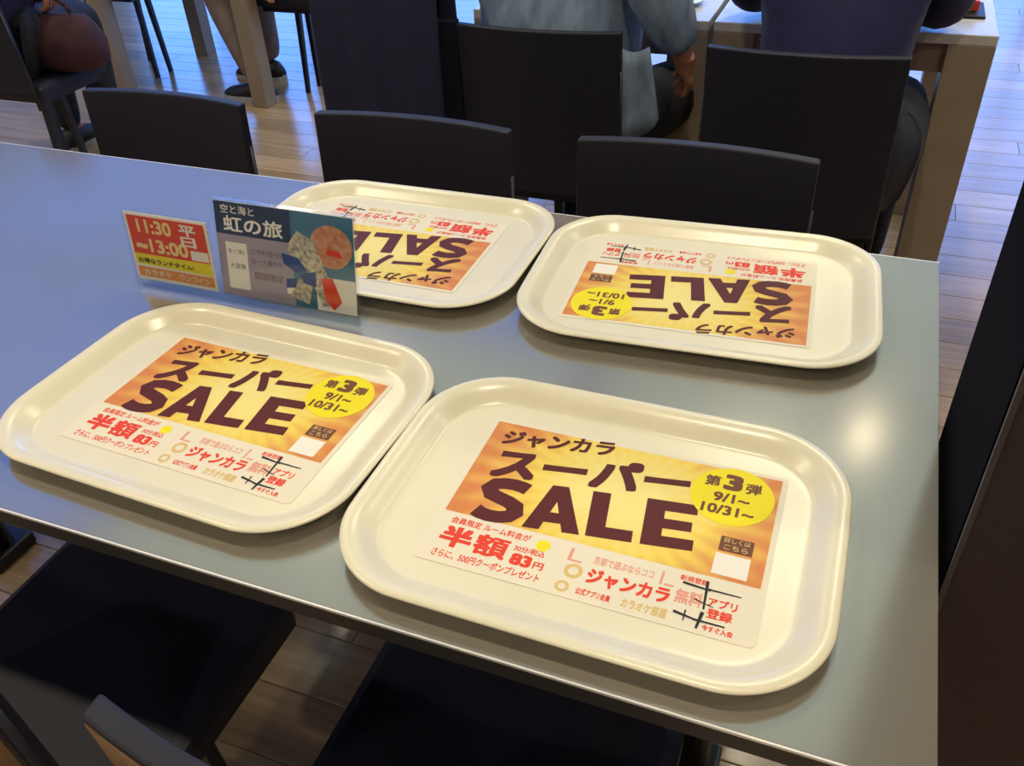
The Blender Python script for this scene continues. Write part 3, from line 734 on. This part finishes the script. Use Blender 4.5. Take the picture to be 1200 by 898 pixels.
    for k in 'lr':
        an, toe = Vector(J[k+'an']), Vector(J[k+'toe'])
        fdv = (toe-an); fdv.z = 0; fdv.normalize(); sv = Vector((-fdv.y, fdv.x, 0)); base = Vector((an.x, an.y, 0))
        z0 = min(an.z, toe.z)-.05; z0 = max(z0, 0)
        bm = bmesh.new(); rings = []
        for q, (yy, ww, hh2) in enumerate(((-.065, .026, .06), (-.045, .036, .085), (0, .038, .10), (.05, .040, .08), (.11, .047, .062), (.16, .043, .05), (.19, .024, .035))):
            ring = [base+fdv*yy+sv*(ww*math.cos(a))+Vector((0, 0, z0+.018+max(0, math.sin(a))*(hh2-.018))) for a in [2*PI*j/12 for j in range(12)]]
            rings.append([bm.verts.new(p) for p in ring])
        for a, b in zip(rings, rings[1:]):
            for j in range(12): bm.faces.new((a[j], a[(j+1) % 12], b[(j+1) % 12], b[j]))
        bm.faces.new(rings[0]); bm.faces.new(rings[-1])
        shoe = obj('shoe', bm, M_shoe, t, True)
        bm = bmesh.new(); pts = [(-.07, .0), (-.06, .032), (0, .040), (.06, .042), (.11, .049), (.165, .044), (.195, .02), (.195, -.02), (.165, -.044), (.11, -.049), (.06, -.042), (0, -.040), (-.06, -.032)]
        lo = [bm.verts.new(base+fdv*a+sv*b+Vector((0, 0, z0))) for a, b in pts]; hi = [bm.verts.new(base+fdv*a+sv*b+Vector((0, 0, z0+.02))) for a, b in pts]
        for j in range(len(pts)): bm.faces.new((lo[j], lo[(j+1) % len(pts)], hi[(j+1) % len(pts)], hi[j]))
        bm.faces.new(lo[::-1]); bm.faces.new(hi)
        obj('sole', bm, M_sole, shoe)
    return t
def seated(**kw):
    J = dict(pelvis=(0, .0, .56), chest=(0, .04, .92), neck=(0, .08, 1.13), head=(0, .12, 1.25), face=(0, .9, -.35),
             lsh=(-.17, .06, 1.04), rsh=(.17, .06, 1.04), lel=(-.24, .10, .80), rel=(.24, .10, .80), lwr=(-.17, .33, .77), rwr=(.17, .33, .77),
             lhd=(.2, 1, 0), rhd=(-.2, 1, 0), lth=(1, 0, .3), rth=(-1, 0, .3), lpn=(0, 0, -1), rpn=(0, 0, -1),
             lhp=(-.09, .05, .54), rhp=(.09, .05, .54), lkn=(-.11, .42, .52), rkn=(.11, .42, .52), lan=(-.11, .40, .09), ran=(.11, .40, .09), ltoe=(-.11, .53, .045), rtoe=(.11, .53, .045))
    J.update(kw); return J
# denim jacket: right arm hangs down beside the seat
person((-.665, 1.93, 0), 0, 'person seen from behind in a pale denim jacket, one hand hanging beside the chair',
       seated(rhp=(.15, .02, .54), rkn=(.245, .42, .52), ran=(.25, .40, .09), rtoe=(.25, .53, .045), rel=(.218, -.06, .88), rwr=(.285, -.01, .715), rhd=(.02, .75, -.8), rth=(-.4, .6, .7), rpn=(-.3, -.5, -.8), rsh=(.18, .03, 1.05), rcurl=.45, lel=(-.22, .12, .84)), M_denim, M_black, loose=1.25)
# denim hem hanging at the side of the seat
bm = bmesh.new(); g = {}
for i in range(9):
    for j in range(7):
        u, v = i/8, j/6
        g[i, j] = bm.verts.new((-.515 + .085*u + .008*math.sin(u*9)*v + .02*v, 1.795+.03*u+.01*v, .745-.20*v*(1-.25*u*u)+.006*math.sin(u*7)))
for i in range(8):
    for j in range(6): bm.faces.new((g[i, j], g[i+1, j], g[i+1, j+1], g[i, j+1]))
hem = obj('jacket_hem', bm, M_denim, None, True); md = hem.modifiers.new('s', 'SOLIDIFY'); md.thickness = .008
hem.parent = next(o for o in bpy.data.objects if o.name == 'person'); hem.location = (.665, -1.93, 0)
# navy sweater: leaning on the table, hips wider than the chair
person((-.075, 1.90, 0), 0, 'person seen from behind in a navy sweater, leaning forward with an elbow on the table',
       seated(chest=(0, .12, .90), neck=(0, .25, 1.08), head=(0, .34, 1.17), lsh=(-.18, .17, 1.00), rsh=(.18, .17, 1.00), rel=(.205, .22, .775), lel=(-.22, .26, .785),
              rwr=(.10, .42, .775), lwr=(-.10, .45, .775), rhd=(-.6, 1, 0), lhd=(.6, 1, 0), rhp=(.125, -.01, .54), rkn=(.15, .42, .53), ran=(.15, .40, .09), rtoe=(.15, .53, .045)), M_navy, M_black, loose=1.0)
# far left: beige trousers, sits side-on facing left
person((-2.24, 3.38, 0), PI/2, 'person in beige trousers and dark sneakers seated side-on by the beige table leg',
       seated(rwr=(.10, .20, .56), rhd=(0, .6, -.8), rel=(.25, .02, .78), lel=(-.25, .02, .78), lwr=(-.22, .08, .58), lhd=(0, .2, -1), lpn=(1, 0, 0), lcurl=.4,
              lkn=(-.13, .43, .53), lan=(-.16, .27, .10), ltoe=(-.16, .42, .05)), M_beige, M_beige, loose=1.1, leg_w=1.3)
person((-2.70, 2.16, 0), 0, 'person at the upper left edge in dark navy clothes with a burgundy bag',
       seated(rkn=(-.02, .40, .52), ran=(-.03, .38, .09), rtoe=(-.03, .51, .045), lkn=(-.24, .40, .52), lan=(-.25, .38, .09), ltoe=(-.25, .51, .045), rel=(.23, -.04, .90), rwr=(.21, .08, .745), rhd=(-.05, .1, -1), rth=(-.2, 1, 0), rpn=(-1, 0, 0), rcurl=.7, lwr=(-.1, .24, .68), lhd=(.4, 1, -.2)), M_navy, M_black, loose=1.1)
# burgundy bag on that lap
t = empty('handbag', (-2.50, 2.23, .45), .1, 'soft burgundy handbag hanging from the hand of the person at the upper left', 'bag')
bm = bmesh.new(); rings = []
for z, w, d in ((0, .26, .12), (.02, .31, .16), (.08, .32, .17), (.13, .28, .12), (.16, .25, .06), (.165, .22, .02)):
    rings.append([bm.verts.new((x, y, z)) for x, y in rrect(w, d, d*.48, 6)])
n = len(rings[0])
for a, b in zip(rings, rings[1:]):
    for k in range(n): bm.faces.new((a[k], a[(k+1) % n], b[(k+1) % n], b[k]))
bm.faces.new(rings[0]); bm.faces.new(rings[-1]); obj('bag_body', bm, M_red, t, True)
bm = bmesh.new(); pts = [(.08*math.cos(a), 0, .15+.07*math.sin(a)) for a in [PI*k/10 for k in range(11)]]
for p, q in zip(pts, pts[1:]): taper(bm, p, q, .007, .007, 8)
obj('bag_handle', bm, M_red, t, True)
